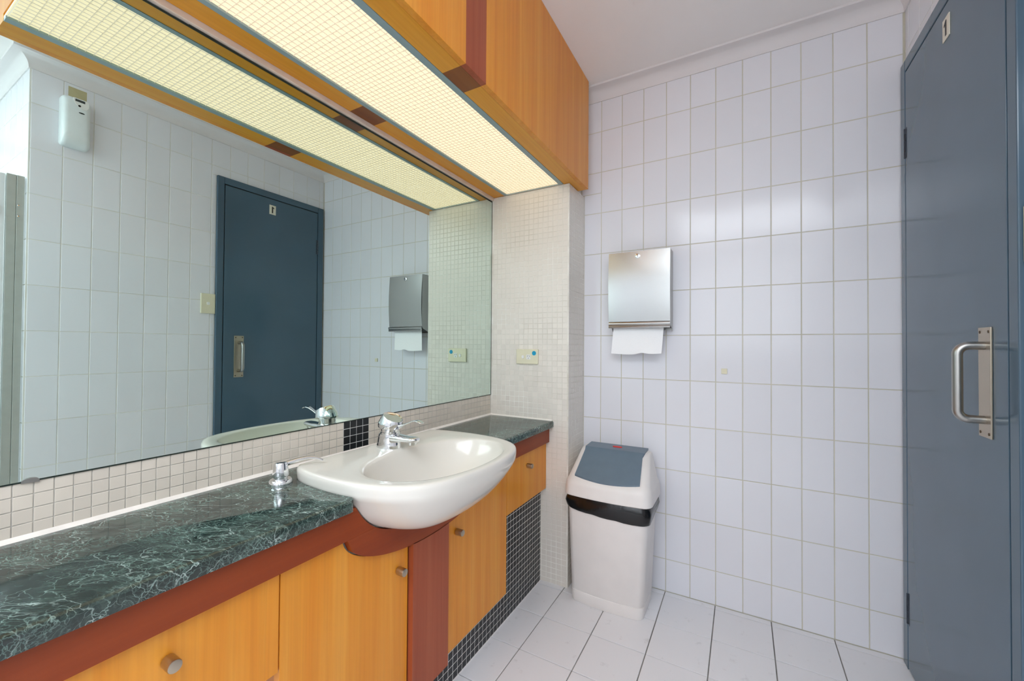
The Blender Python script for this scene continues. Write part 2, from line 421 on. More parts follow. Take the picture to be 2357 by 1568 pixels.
# cornice: a cove swept round the room
prof = [(0, 2.29), (.0035, 2.29)]
for k in range(9):
    a = k/8*PI/2; prof.append((.0495-.046*math.cos(a)+.0, 2.2935+.046*math.sin(a)))
prof += [(.0555, 2.3415), (.0555, 2.351), (0, 2.351)]
path = [(.0, 0), (W, 0), (W, YC), (XR, YC), (XR, YF), (0, YF), (0, -1.709)]
rings = []
for k, p in enumerate(path):
    d1 = (Vector(path[k])-Vector(path[k-1])).normalized() if k else None
    d2 = (Vector(path[k+1])-Vector(path[k])).normalized() if k < len(path)-1 else None
    n1 = Vector((d1.y, -d1.x)) if d1 else None; n2 = Vector((d2.y, -d2.x)) if d2 else None
    n = n1+n2 if d1 and d2 else (n1 or n2)
    rings.append([(p[0]+n.x*d, p[1]+n.y*d, z) for d, z in prof])
struct(MB().loft(rings).build('trim_1', 'cornice', smooth=True, angle=28), 'white coved cornice running round the ceiling edge', 'cornice')

# silicone bead lines where the worktop meets the tiles
bead = MB()
bead.prism([(-.001, .7445), (.006, .7445), (-.001, .7525)], 'y', YN, PY+.001)
bead.prism([(PY+.001, .7445), (PY-.006, .7445), (PY+.001, .7525)], 'x', .0, .335)
struct(bead.build('trim_2', 'silicone'), 'white silicone bead between the green worktop and the mosaic', 'sealant')

# ------------------------------------------------------------------ door
door = thing('door_1', (W, -.366, 0), 'slate blue door with number 1 plate and steel pull handle', 'door', kind='structure')
DX = 1.590
frame = MB()
frame.box(DX, 1.70, -.0555, -.0125, 0, 2.088).box(DX, 1.70, -.7095, -.6735, 0, 2.088).box(DX, 1.70, -.6735, -.0555, 2.048, 2.088)
frame.build('door_frame', 'door', door, bevel=.0025)
MB().box(1.632, 1.70, -.6735, -.0555, 0, 2.048).build('shade_backing', 'dark', door)  # black sheet behind the leaf, its colour supplying the shade in the gaps
leaf = B(DX+.0003, DX+.038, -.6690, -.0605, .008, 2.0415).build('door_leaf', 'door', door, bevel=.0008)
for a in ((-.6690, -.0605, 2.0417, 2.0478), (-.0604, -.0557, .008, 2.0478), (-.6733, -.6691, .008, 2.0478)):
    B(DX+.0065, DX+.030, a[0], a[1], a[2], a[3]).build('gap_shade', 'black', door)  # added black strips standing in for the shadow between leaf and frame
for z0 in (.155, 1.745):
    h = MB()
    for k in range(5): h.lathe((DX+.0008, -.0578, z0+.001+k*.0205), (0, 0, 1), [(.0038, 0), (.0046, .0008), (.0046, .0188), (.0038, .0196)], 14)
    hb = h.build('hinge', 'hinge', door, smooth=True)
    B(DX-.0003, DX+.0005, -.0720, -.0606, z0, z0+.103).build('hinge_flap', 'hinge', hb)
# handle on its back plate
hp = B(DX-.0038, DX+.0002, -.6104, -.5557, .887, 1.1405).build('back_plate', 'nickel', door, bevel=.001)
hp['label'] = 'brushed steel back plate with four screws'
gp = [(DX-.001, -.583, 1.098)]
for k in range(9):
    a = PI/2*k/8; gp.append((DX-.028-.020*math.sin(a), -.583, 1.078+.020*math.cos(a)))
for k in range(9):
    a = PI/2*k/8; gp.append((DX-.028-.020*math.cos(a), -.583, .947-.020*math.sin(a)))
gp.append((DX-.001, -.583, .927))
MB().tube(gp, .0095, 16).build('grip', 'steel_plain', hp, smooth=True)
for sy in (-.602, -.564):
    for sz in (.897, 1.130):
        MB().lathe((DX-.0033, sy, sz), (-1, 0, 0), [(.0036, 0), (.0034, .0012), (.002, .0018)], 12).build('screw', 'rust', hp, smooth=True)
sg = B(DX-.0024, DX+.0002, -.409, -.3674, 1.942, 2.003).build('number_plate', 'sign', door, bevel=.0006)
sg['label'] = 'cream plate with a black figure 1'
# figure 1 as an outline, reading left to right for someone facing the door (their right hand is -y)
def one(yc, zc, s):
    p = [(-.05, -.5), (.13, -.5), (.13, .5), (.02, .5), (-.22, .30), (-.22, .16), (-.05, .26)]
    return [(yc-a*s, zc+b*s) for a, b in p]
MB().prism(one(-.388, 1.9725, .042), 'x', DX-.0032, DX-.0023).build('numeral', 'black', sg)

# ------------------------------------------------------------------ mirror
mir = thing('wall_mirror', (0, -1.0, .8466), 'large frameless mirror filling the wall above the splashback', 'mirror')
B(-.0018, .0, YN+.001, -.2035, .8466, 1.8135).build('silvered_sheet', 'mirror', mir)
ed = MB(); ed.box(-.0018, .0008, YN+.001, -.2035, .8440, .8466).box(-.0018, .0008, YN+.001, -.2035, 1.8135, 1.8185).box(-.0018, .0008, -.2045, -.2025, .8440, 1.8185)
ed.build('dark_edge', 'mirror_edge', mir)
for yc in (-1.725, -.3145):
    s = .011 if yc < -1 else .004
    pts = [(yc-s, .842)] + [(yc-s*math.cos(PI*k/10)*1.0, .8435+.0075*(s/.011)**.5*math.sin(PI*k/10)**.6) for k in range(0, 11)] + [(yc+s, .842)]
    MB().prism(pts[1:], 'x', -.001, .003).build('clip', 'steel_plain', mir)

# ------------------------------------------------------------------ overhead cabinet (pelmet)
Y0, Y1, D0, D1 = -1.706, -.0875, -1.071, -.973
cab = thing('overhead_cabinet', (.23, -.9, 1.835), 'honey veneer overhead cabinet with a dark band above the mirror', 'cabinet')
ZB = 1.835
for y0, y1, red in ((Y0, D0, 0), (D0, D1, 1), (D1, Y1, 0)):
    B(.447, .465, y0, y1, ZB, H-.001).build('dark_panel' if red else 'front_panel', 'wood_red_z' if red else 'wood', cab, bevel=.0006, seg=1)
    B(.3865, .447, y0, y1, ZB, ZB+.016).build('dark_soffit' if red else 'soffit_board', 'wood_lamplit' if red else 'wood_y', cab)
    B(.0115, .073, y0, min(y1, PY-.001), ZB, ZB+.016).build('dark_soffit' if red else 'soffit_board', 'wood_lamplit' if red else 'wood_y', cab)
B(.0, .447, Y0, Y0+.018, ZB+.016, H-.001).build('end_panel', 'wood', cab)
B(.41, .447, Y1-.018, Y1, ZB+.016, H-.001).build('end_panel', 'wood', cab)
B(.0005, .0105, Y0, PY-.001, 1.8195, 1.85).build('pale_strip', 'pale_strip', cab, bevel=.002)['label'] = 'pale metal strip along the mirror top'

strip = thing('strip_light', (.23, -.95, 1.836), 'long warm louvred light set into the cabinet underside', 'light')
YL0, YL1 = Y0+.0005, PY-.002
fr = MB()
for q0, q1 in ((.0735, .0885), (.3660, .3860)): B(q0, q1, YL0, YL1, 1.8335, 1.8395).build('trim_frame', 'alu', strip)
B(.0885, .366, YL1-.003, YL1, 1.8335, 1.8395).build('trim_end', 'alu', strip)
B(.0735, .386, YL0, YL1, 1.8400, 1.8450).build('diffuser', 'strip_glow', strip)
PIT = .0158; BH0, BH1 = 1.8372, 1.8392
mx = bpy.data.meshes.new('louvre_blade'); q = B(-.0006, .0006, (YL0+YL1)/-2+YL0+.004, -((YL0+YL1)/2)+YL1-.004, BH0-1.836, BH1-1.836)
def blade(name, mb, locs):
    me = bpy.data.meshes.new(name); me.from_pydata(mb.v, [], mb.f); me.materials.append(M['louvre'])
    for lc in locs:
        o = bpy.data.objects.new(name, me); C.objects.link(o); o.parent = strip; o.location = Vector(lc)-Vector(strip.location)
bpy.data.meshes.remove(mx)
hl = (YL1-YL0)/2-.004
blade('louvre_blade', B(-.0006, .0006, -hl, hl, 0, BH1-BH0), [(.0885+PIT*(k+.78), (YL0+YL1)/2, BH0) for k in range(17)])
nb = int((YL1-YL0)/PIT)
blade('louvre_blade', B(-.1385, .1385, -.0006, .0006, 0, BH1-BH0), [(.22725, YL1-.009-PIT*(k+.3), BH0) for k in range(nb)])

# unseen ceiling troffers: one enlarged from its tile reflection, the cubicle one added
for cx, cy, lab in ((1.10, -2.75, 'unseen white ceiling troffer over the open floor'), (2.30, -2.65, 'added white ceiling troffer over the cubicles')):
    t = thing('unseen_ceiling_light', (cx, cy, H), lab, 'light', 'recessed ceiling troffers')
    f = MB(); a, b = .60, .60
    f.box(cx-a, cx-a+.025, cy-b, cy+b, H-.022, H).box(cx+a-.025, cx+a, cy-b, cy+b, H-.022, H).box(cx-a+.025, cx+a-.025, cy-b, cy-b+.025, H-.022, H).box(cx-a+.025, cx+a-.025, cy+b-.025, cy+b, H-.022, H)
    f.build('housing', 'plastic_white', t)
    B(cx-a+.025, cx+a-.025, cy-b+.025, cy+b-.025, H-.012, H-.004).build('diffuser', 'troffer_glow', t)

# added frosted window behind the camera, glowing to light the room
wn = thing('added_window_1', (1.3, YF, 1.0), 'added wide frosted window with a white frame, lighting the room', 'window', kind='structure')
for a in ((.45, .50, 1.0, 2.15), (2.10, 2.15, 1.0, 2.15), (.50, 2.10, 1.0, 1.05), (.50, 2.10, 2.10, 2.15), (1.28, 1.32, 1.05, 2.10)):
    B(a[0], a[1], YF+.0005, YF+.03, a[2], a[3]).build('added_window_frame', 'plastic_white', wn)
for a in ((.50, 1.28), (1.32, 2.10)): B(a[0], a[1], YF+.0005, YF+.012, 1.05, 2.10).build('added_window_pane', 'fill_window_glow', wn)

# ------------------------------------------------------------------ basin
YB = -1.02
half = [(.086, .235), (.090, .258), (.104, .274), (.15, .286), (.23, .293), (.30, .291), (.36, .282), (.41, .266), (.455, .239), (.487, .200), (.508, .145), (.521, .075), (.525, 0)]
outl = [(.085, 0)] + half[:-1] + [half[-1]] + [(x, -w) for x, w in reversed(half[:-1])]
def ray_outline(pts, c, a):
    dx, dy = math.cos(a), math.sin(a); best = None
    for i in range(len(pts)):
        (x1, y1), (x2, y2) = pts[i], pts[(i+1) % len(pts)]
        ex, ey = x2-x1, y2-y1; den = dx*ey-dy*ex
        if abs(den) < 1e-12: continue
        t = ((x1-c[0])*ey-(y1-c[1])*ex)/den; s = ((x1-c[0])*dy-(y1-c[1])*dx)/den
        if t > 0 and -1e-9 <= s <= 1+1e-9: best = t if best is None else max(best, t)
    return best
def catmull(pts, n=8):
    out = []; m = len(pts)
    for i in range(m):
        p0, p1, p2, p3 = pts[i-1], pts[i], pts[(i+1) % m], pts[(i+2) % m]
        for k in range(n):
            t = k/n
            out.append(tuple(.5*((2*p1[j])+(-p0[j]+p2[j])*t+(2*p0[j]-5*p1[j]+4*p2[j]-p3[j])*t*t+(-p0[j]+3*p1[j]-3*p2[j]+p3[j])*t**3) for j in (0, 1)))
    return out
HC = (.30, 0.0); NB = 128
so = catmull(outl)
RO = [ray_outline(so, HC, 2*PI*i/NB) for i in range(NB)]
def ring_out(s, z, inset=0, hc=HC, shift=0):
    return [(hc[0]+shift+math.cos(2*PI*i/NB)*(RO[i]*s-inset), YB+math.sin(2*PI*i/NB)*(RO[i]*s-inset), z) for i in range(NB)]
BC = (.350, 0.0)
def inner_pt(i, s):
    a = 2*PI*i/NB; c, d = math.cos(a), math.sin(a)
    ax = .148 if c > 0 else .148; ay = .232; e = 2.15
    r = 1/((abs(c)/ax)**e+(abs(d)/ay)**e)**(1/e)
    return (BC[0]+c*r*s, d*r*s)
ZR = .777
rings = []
zb = .652
for s in (.02, .12, .25, .4, .55, .68, .79, .87, .93, .97, 1.0):
    z = zb + (.765-zb)*(s**4.2)
    sh = (1-s)*-.015
    rings.append([(inner_pt(i, s)[0]+sh, YB+inner_pt(i, s)[1], z) for i in range(NB)])
top_in = ring_out(1, ZR, .016)
bowl_edge = [(p[0], p[1]) for p in rings[-1]]
for t, dz in ((.02, .0045), (.06, .0078), (.14, .0095), (.4, .0105), (.8, .0115)):
    rings.append([(bowl_edge[i][0]*(1-t)+top_in[i][0]*t, bowl_edge[i][1]*(1-t)+top_in[i][1]*t, .765+dz) for i in range(NB)])
rings.append(ring_out(1, ZR, .012)); 
for ins, z in ((.007, ZR-.0004), (.0035, ZR-.002), (.001, ZR-.0055), (0, ZR-.011), (0, ZR-.018), (.0010, ZR-.026), (.0015, ZR-.0323)): rings.append(ring_out(1, z, ins))
HD = .139
def hull_s(d, c):
    cl = max(0, 1-d**9)**.25
    ss = (.905+.095*math.exp(-d/.22))*max(0, 1-.80*d**2.2)**.5; sf = 1-.52*d**1.35
    return (ss+(sf-ss)*max(0, c)**1.3)*(.06+.94*cl)
def hull_ring(d):
    return [(HC[0]+math.cos(2*PI*i/NB)*(RO[i]-.0015)*hull_s(d, math.cos(2*PI*i/NB)), YB+math.sin(2*PI*i/NB)*(RO[i]-.0015)*hull_s(d, math.cos(2*PI*i/NB)), ZR-.0323-HD*d) for i in range(NB)]
for k in range(1, 23): rings.append(hull_ring((k/22)**.8))
def hull_gap(x, y, top):
    '''height just under the basin hull above the plan point (x, y), at most top'''
    a = math.atan2(y-YB, x-HC[0]) % (2*PI); r = math.hypot(x-HC[0], y-YB)
    f = a/(2*PI)*NB; i0 = int(f) % NB; R = RO[i0]+(RO[(i0+1) % NB]-RO[i0])*(f-int(f))-.0015
    if r >= R: return top
    lo, hi = 0.0, 1.0
    for _ in range(30):
        m_ = (lo+hi)/2
        if r < R*hull_s(m_, math.cos(a)): lo = m_
        else: hi = m_
    return min(top, ZR-.0323-HD*lo-.0025)
basin = MB().loft(rings).build('basin', 'ceramic', smooth=True, angle=80, origin=(.30, YB, .60))
tag(basin, 'white ceramic semi-recessed basin with a wide rounded front', 'basin')
mk = MB().box(.198, .2005, YB-.012, YB+.012, .7655, .7662)
dr = MB().lathe((.335, YB, .6525), (0, 0, 1), [(.022, 0), (.022, .002), (.018, .0035), (.006, .003)], 24).build('waste_outlet', 'chrome', basin, smooth=True)
mk.build('maker_mark', 'red', basin)['label'] = 'tiny red maker mark'

# ------------------------------------------------------------------ worktop: one slab with a notch for the basin
def notch():
    pts = [(.30+math.cos(2*PI*i/NB)*(RO[i]+.0005), YB+math.sin(2*PI*i/NB)*(RO[i]+.0005)) for i in range(NB)]
    return pts
XF = .343
cut = []
for i in range(NB):
    a = 2*PI*i/NB
    cut.append((.30+math.cos(a)*(RO[i]-.0008), YB+math.sin(a)*(RO[i]-.0008)))
# keep the part of the cut curve with x < XF, ordered from the low-y front to the high-y front
cutb = sorted([p for p in cut if p[0] < XF-.012 ], key=lambda p: math.atan2(p[1]-YB, -(p[0]-.30)))
e0, e1 = cutb[0], cutb[-1]
out = [(-.0015, YN+.0005), (XF, YN+.0005), (XF, e0[1]-.012), (XF-.004, e0[1]-.004)] + cutb + [(XF-.004, e1[1]+.004), (XF, e1[1]+.012), (XF, PY-.0005), (-.0015, PY-.0005)]
wt = MB(); n = len(out)
# outline rings with a bevelled nose on the front edge
def offs(p, d):
    return (min(p[0], XF-d) if p[0] > .3 and (p[1] < e0[1]+.001 or p[1] > e1[1]-.001) else p[0], p[1])
wt.loft([[(*offs(p, d), z) for p in out] for d, z in ((.012, .7150), (.004, .7155), (.0008, .7165), (0, .7185), (0, .7385), (.0015, .7418), (.0050, .7444), (.0070, .7450))])
wtop = wt.build('worktop', 'marble', origin=(.17, -1.0, .715), smooth=True, angle=22)
tag(wtop, 'dark green marble worktop with white veins along the mirror wall', 'worktop')

# ------------------------------------------------------------------ vanity fronts
ZA = .646
def rail_outline(y0, y1, ztop, n=160):
    ys = [y0+(y1-y0)*k/n for k in range(n+1)]
    up = [(y, min(hull_gap(.322, y, ztop), hull_gap(.304, y, ztop))) for y in ys]
    return [p for p in up if p[1] > ZA+.0002]
lft = rail_outline(-1.36, YB, .7145); rgt = rail_outline(YB, -.68, .7145)
fa = MB().prism([(YN+.0008, ZA), (lft[-1][0], ZA)]+list(reversed(lft))+[(YN+.0008, .7145)], 'x', .304, .322).build('vanity_fascia', 'wood_red', origin=(.31, -1.5, ZA))
tag(fa, 'mahogany rail under the near stretch of green worktop', 'rail', 'mahogany rails under the worktop')
fb = MB().prism([(rgt[0][0], ZA), (PY-.0008, ZA), (PY-.0008, .7145)]+list(reversed(rgt)), 'x', .304, .322).build('vanity_fascia', 'wood_red', origin=(.31, -.5, ZA))
tag(fb, 'short mahogany rail between the basin and the mosaic pillar', 'rail', 'mahogany rails under the worktop')
FX = .307
def knob(parent, y, z):
    MB().lathe((FX-.001, y, z), (1, 0, 0), [(.006, 0), (.006, .003), (.0098, .0035), (.0102, .006), (.0102, .026), (.0096, .0278), (.0085, .0282)], 28).build('knob', 'nickel', parent, smooth=True)
bc = thing('basin_cabinet', (.15, YB, .12), 'honey cabinet with two doors and a mahogany centre stile under the basin', 'cabinet')
ST0, ST1 = -1.0975, -.9425
A_, Bz = .291, .100
arc = [(YB-A_+2*A_*k/40, ZA-Bz*math.sqrt(max(0, 1-((-A_+2*A_*k/40)/A_)**2))**1.0) for k in range(41)]
topc = [(y, min(ZA-.0003, hull_gap(.322, y, 1), hull_gap(.304, y, 1))) for y in [YB+A_-2*A_*k/120 for k in range(121)]]
MB().prism(arc+[p for p in topc if p[1] > ZA-Bz*math.sqrt(max(0, 1-((p[0]-YB)/A_)**2))+.0004], 'x', .304, .322).build('drop_apron', 'wood_red', bc)['label'] = 'mahogany curved panel dipping round the basin'
stp = [(ST0, .121), (ST1, .121)] + [p for p in reversed(arc) if ST0 < p[0] < ST1]
MB().prism([(ST0, .121), (ST1, .121), (ST1, ZA-Bz*math.sqrt(1-((ST1-YB)/A_)**2)+.002)] + [(p[0], p[1]+.002) for p in reversed(arc) if ST0 < p[0] < ST1] + [(ST0, ZA-Bz*math.sqrt(1-((ST0-YB)/A_)**2)+.002)], 'x', .304, .322).build('centre_stile', 'wood_red_z', bc)
ED0, ED1 = -1.4555, -.5675
def arcz(y, g=.005):
    t = (y-YB)/(A_+.002)
    return ZA-.001 if abs(t) >= 1 else min(ZA-.001, ZA-(Bz+g)*math.sqrt(1-t*t))
def door_outline(y0, y1):
    p = [(y0, .136), (y1, .136)]
    ys = [y0+(y1-y0)*k/60 for k in range(61)]
    return p + [(y, arcz(y)) for y in reversed(ys)]
dl = MB().prism(door_outline(ED0, ST0-.0055), 'x', FX-.018, FX).build('door', 'wood', bc)
knob(dl, -1.140, .496)
dr_ = MB().prism(door_outline(ST1+.0015, ED1), 'x', FX-.018, FX).build('door', 'wood', bc)
knob(dr_, -.887, .499)
# dark reveal between left door and stile, side boards
B(.2825, .2885, ST0-.03, ST1+.01, .136, .555).build('backing', 'wood_red_z', bc)
B(.2600, FX-.0185, ED0+.001, ED0+.018, .136, .63).build('side_board', 'wood_edge', bc)
B(.2825, FX-.0185, ED1-.017, ED1-.001, .136, .63).build('side_board', 'wood_edge', bc)
for y0, y1, ky, lab in ((YN+.002, -1.458, -1.637, 'honey veneer drawer unit at the near end of the worktop'), (-.5645, PY-.002, -.397, 'honey veneer drawer unit against the mosaic pillar')):
    dc = thing('drawer_cabinet', (.15, (y0+y1)/2, .447), lab, 'cabinet', 'drawer units beside the basin cabinet')
    zb0 = .447 if y0 < -1 else .432
    zt = .6375
    dw = B(FX-.018, FX, y0, y1, zb0, zt+.006).build('drawer', 'wood', dc, bevel=.0005, seg=1)
    knob(dw, ky, .5895 if y0 < -1 else .585)
    B(.06, FX-.019, y0+.004, y1-.004, zb0+.006, .714).build('body', 'carcass', dc)

# ------------------------------------------------------------------ mixer tap
TX, TY = .150, YB
tap = thing('mixer_tap', (TX, TY, ZR-.004), 'chrome lever mixer tap at the back of the basin', 'tap')
def ell(cx, cz, rx, ry, n=32, tx=0.0, pw=2.0):
    out = []
    for i in range(n):
        a = 2*PI*i/n; c, s = math.cos(a), math.sin(a)
        k = (abs(c)**pw+abs(s)**pw)**(-1/pw)
        out.append((cx+rx*c*k, TY+ry*s*k, cz+tx*c*k*rx))
    return out
bd = MB().loft([ell(TX-.004, .7725, .041, .033), ell(TX-.004, .777, .041, .033), ell(TX-.004, .790, .038, .0315), ell(TX-.003, .803, .0365, .0305), ell(TX-.002, .812, .0355, .030), ell(TX-.001, .818, .034, .029), ell(TX, .8195, .030, .026)]).build('body', 'chrome', tap, smooth=True, angle=50)
# spout: lofted flat arm reaching over the bowl
def sect(x, z, w, h, n=24):
    return [(x, TY+w*math.copysign(abs(math.cos(2*PI*i/n))**.7, math.cos(2*PI*i/n)), z+h*math.copysign(abs(math.sin(2*PI*i/n))**.7, math.sin(2*PI*i/n))) for i in range(n)]
sp = MB().loft([sect(.155, .8065, .024, .011), sect(.185, .8075, .023, .0105), sect(.215, .8075, .0205, .0088), sect(.240, .8085, .0185, .0085), sect(.252, .8088, .0172, .0082), sect(.259, .8086, .0145, .0072), sect(.2625, .8082, .009, .0045)]).build('spout', 'chrome', tap, smooth=True, angle=60)
MB().lathe((.243, TY, .803), (0, 0, -1), [(.0115, 0), (.0115, .007), (.0098, .0075), (.0096, .0105), (.006, .0105)], 20).build('aerator', 'chrome', sp, smooth=True)
MB().lathe((TX, TY, .817), (0, 0, 1), [(.0285, 0), (.0285, .006), (.027, .007), (.027, .026)], 28).build('neck', 'chrome', tap, smooth=True)
cap = MB().loft([ell(TX+.001, .8370, .0370, .035, tx=-.08), ell(TX+.001, .8420, .0390, .036, tx=-.10), ell(TX+.0035, .8500, .0380, .0352, tx=-.22), ell(TX+.011, .8660, .0310, .0305, tx=-.44), ell(TX+.0125, .8685, .0292, .029, tx=-.46), ell(TX+.0120, .8665, .0262, .026, tx=-.46), ell(TX+.0118, .8660, .012, .0115, tx=-.46)]).build('handle_cap', 'chrome', tap, smooth=True, angle=30)
lv = MB().loft([sect(.176, .8440, .010, .0055), sect(.190, .8435, .0085, .0038), sect(.205, .8475, .0060, .0026), sect(.228, .8570, .0058, .0024), sect(.246, .8640, .0075, .0020), sect(.258, .8665, .0095, .0017), sect(.270, .8650, .0105, .0015), sect(.280, .8615, .0085, .0012), sect(.283, .8605, .004, .0008)]).build('lever', 'chrome', cap, smooth=True, angle=60)

# ------------------------------------------------------------------ soap dispenser
sx, sy = .102, -1.334
sd = thing('soap_dispenser', (sx, sy, .745), 'chrome pump soap dispenser standing on the green worktop', 'dispenser')
MB().lathe((sx, sy, .745), (0, 0, 1), [(.0265, 0), (.0268, .001), (.0255, .009), (.0235, .0115), (.018, .0122)], 32).build('base', 'chrome', sd, smooth=True, angle=30)
MB().lathe((sx, sy, .7570), (0, 0, 1), [(.0145, 0), (.0155, .001), (.0155, .007), (.0185, .0075), (.0190, .010), (.0148, .038), (.0135, .0405), (.009, .0415)], 28).build('pump_head', 'chrome', sd, smooth=True, angle=30)
cv = []
P0, P1, P2, P3 = Vector((.104, -1.320, .7915)), Vector((.113, -1.29, .797)), Vector((.124, -1.262, .803)), Vector((.137, -1.243, .7855))
for k in range(15):
    t = k/14; cv.append(P0*(1-t)**3+P1*3*t*(1-t)**2+P2*3*t*t*(1-t)*1.0+P3*t**3)
MB().tube(cv, [.0062-.0032*k/14 for k in range(15)], 12).build('nozzle', 'chrome', sd, smooth=True)

# ------------------------------------------------------------------ waste bin
wb = thing('waste_bin', (.605, -.17, 0), 'cream plastic waste bin with slate swing flap beside the pillar', 'bin')
def rr(x0, x1, y0, y1, r, z, bow=0): return [(a, b, z) for a, b in rrect(x0, x1, y0, y1, r, 6, bow)]
bodyr = [rr(.458, .755, -.262, -.078, .022, .0005, .014), rr(.455, .757, -.265, -.075, .024, .006, .015), rr(.4535, .7595, -.266, -.0735, .024, .0505, .016),
         rr(.455, .758, -.2645, -.075, .024, .0515, .016), rr(.4535, .7600, -.266, -.0735, .024, .0535, .016), rr(.437, .776, -.270, -.062, .026, .445, .018), rr(.440, .773, -.267, -.065, .026, .447, .018)]
MB().loft(bodyr).build('body', 'bin', wb, smooth=True, angle=50)
lid = [rr(.4275, .7885, -.2795, -.052, .032, .453, .017), rr(.4245, .7915, -.2825, -.049, .034, .456, .018), rr(.4275, .7890, -.2800, -.050, .034, .500, .017), rr(.4300, .7860, -.2770, -.051, .034, .5135, .015), rr(.4360, .7800, -.2690, -.052, .034, .5240, .012),
       rr(.4560, .7600, -.1560, -.056, .030, .6230, .003), rr(.4600, .7560, -.1440, -.058, .028, .6300, .001), rr(.4700, .7460, -.130, -.062, .024, .6320, 0)]
MB().loft(lid).build('lid', 'bin', wb, smooth=True, angle=46)
# flap: curved slab lying on the sloping front and bending over the top
NX = 16; rows = []
fy = [(.10, 0), (.25, 0), (.45, 0), (.65, 0), (.85, 0), (.98, 0), (1.06, 1), (1.4, 1), (1.7, 1)]
def flap_pt(i, s, topf, lift):
    t = -1+2*i/NX
    q = min(s, 1.0)
    hw = .138-.012*q
    x = .6075+t*hw
    k4 = 1-((x-.608)/.172)**2; k5 = 1-((x-.608)/.152)**2
    y4, y5 = -.269-.012*k4, -.156-.003*k5
    ss = s-.10*(1-t*t)*(1 if s < .2 else 0)
    if not topf: return (x, y4+(y5-y4)*ss-.0025, .524+.099*ss+.0045+lift)
    f = (s-1.06)/.64; x = .6085+t*(hw+.004)
    return (x, -.147+f*.085, .6370+f*.0035+lift)
tp = [[flap_pt(i, y, tf, 0) for i in range(NX+1)] for y, tf in fy]
bt = [[flap_pt(i, y, tf, -.0075) for i in range(NX+1)] for y, tf in fy]
fm = MB(); nr = len(tp); nc = NX+1
vs = [p for r in tp for p in r]+[p for r in bt for p in r]; fs = []; o2 = nr*nc
for r in range(nr-1):
    for i in range(NX):
        a = r*nc+i; fs += [(a, a+1, a+nc+1, a+nc), (o2+a, o2+a+nc, o2+a+nc+1, o2+a+1)]
for r in range(nr-1):
    a = r*nc; fs.append((a, a+nc, o2+a+nc, o2+a)); a = r*nc+NX; fs.append((a, o2+a, o2+a+nc, a+nc))
for i in range(NX):
    fs.append((i, o2+i, o2+i+1, i+1)); a = (nr-1)*nc+i; fs.append((a, a+1, o2+a+1, o2+a))
flap = fm.add(vs, fs).build('swing_flap', 'bin_flap', wb, smooth=True, angle=30)
flap['label'] = 'slate grey swing flap'
MB().loft([[(.612+.021*math.cos(2*PI*i/20), -.104+.0085*math.sin(2*PI*i/20), z) for i in range(20)] for z in (.6360, .6418)]).build('red_mark', 'red', flap)
# bag cuff folded over the body rim
def bagring(f, z, wob, zw=None):
    base = rrect(.437-f, .776+f, -.270-f, -.062+f, .030, 6, .018); out = []
    for k, (x, y) in enumerate(base):
        a = math.atan2(y+.17, x-.605)
        w = .7*wob*(math.sin(a*13+1)+.7*math.sin(a*29+2.1)+.6*math.sin(a*47))
        zz = z + (zw(x, y, a) if zw else 0)
        out.append((x+math.cos(a)*w, y+math.sin(a)*w, zz))
    return out
def low(x, y, a):
    t = max(0, min(1, (x-.437)/(.776-.437)))
    return -.021*t**.7+.0015*math.sin(a*9) if y < -.15 else (-.021+(y+.15)/.09*.02 if x > .6 else .004)
MB().loft([bagring(-.004, .452, 0), bagring(.004, .4515, .0006), bagring(.009, .438, .0016), bagring(.011, .424, .0024, lambda x, y, a: .004*math.sin(a*11)), bagring(.007, .409, .0018, lambda x, y, a: low(x, y, a)*.6+.0025*math.sin(a*8+1)), bagring(.0055, .402, .0006, low), bagring(.0025, .3995, 0, low)], cap0=False, cap1=False).build('bag_cuff', 'bag', wb, smooth=True, angle=60)['label'] = 'black bag edge folded over the rim'

# ------------------------------------------------------------------ paper towel dispenser
pd = thing('towel_dispenser', (.698, 0, 1.16), 'brushed steel paper towel dispenser on the white tiled wall', 'dispenser')
X0, X1 = .5655, .8305
bk = MB()
bk.box(X0+.002, X1-.002, -.0035, -.0005, 1.165, 1.515)
for xa in (X0, X1-.0015):
    bk.prism([(-.0005, 1.162), (-.022, 1.160), (-.030, 1.172), (-.076, 1.192), (-.084, 1.205), (-.084, 1.516), (-.0005, 1.516)], 'x', xa, xa+.0015)
bk.box(X0, X1, -.084, -.0005, 1.5145, 1.516)
bk.build('casing', 'steel_plain', pd)
# front cover, gently bowed, with a rolled lower lip
cvp = []
for k in range(13):
    t = k/12; z = 1.5165-(1.5165-1.2025)*t
    cvp.append((-.0845-.0085*math.sin(t*PI*.92+.1), z))
cv_in = [(y+.0025, z) for y, z in reversed(cvp)]
MB().prism(cvp+cv_in, 'x', X0-.001, X1+.001).build('cover', 'steel', pd, smooth=True, bevel=0, angle=30)
lp = [(-.0915+.0, 1.2005), (-.0950, 1.196), (-.0945, 1.189), (-.0905, 1.1845), (-.0935, 1.180), (-.0915, 1.1745), (-.085, 1.1735), (-.082, 1.178), (-.084, 1.190), (-.086, 1.2005)]
MB().prism(lp, 'x', X0+.001, X1+.001).build('lower_lip', 'steel', pd, smooth=True, angle=50)
B(X0+.004, X1-.004, -.080, -.005, 1.1745, 1.180).build('slot_tray', 'black', pd)
lk = MB().lathe((.695, -.0868, 1.495), (0, -1, 0), [(.0105, 0), (.0105, .0035), (.0085, .0045)], 24).build('lock', 'chrome', pd, smooth=True, angle=30)
B(.6942, .6958, -.0920, -.0910, 1.490, 1.500).build('key_slot', 'black', lk)
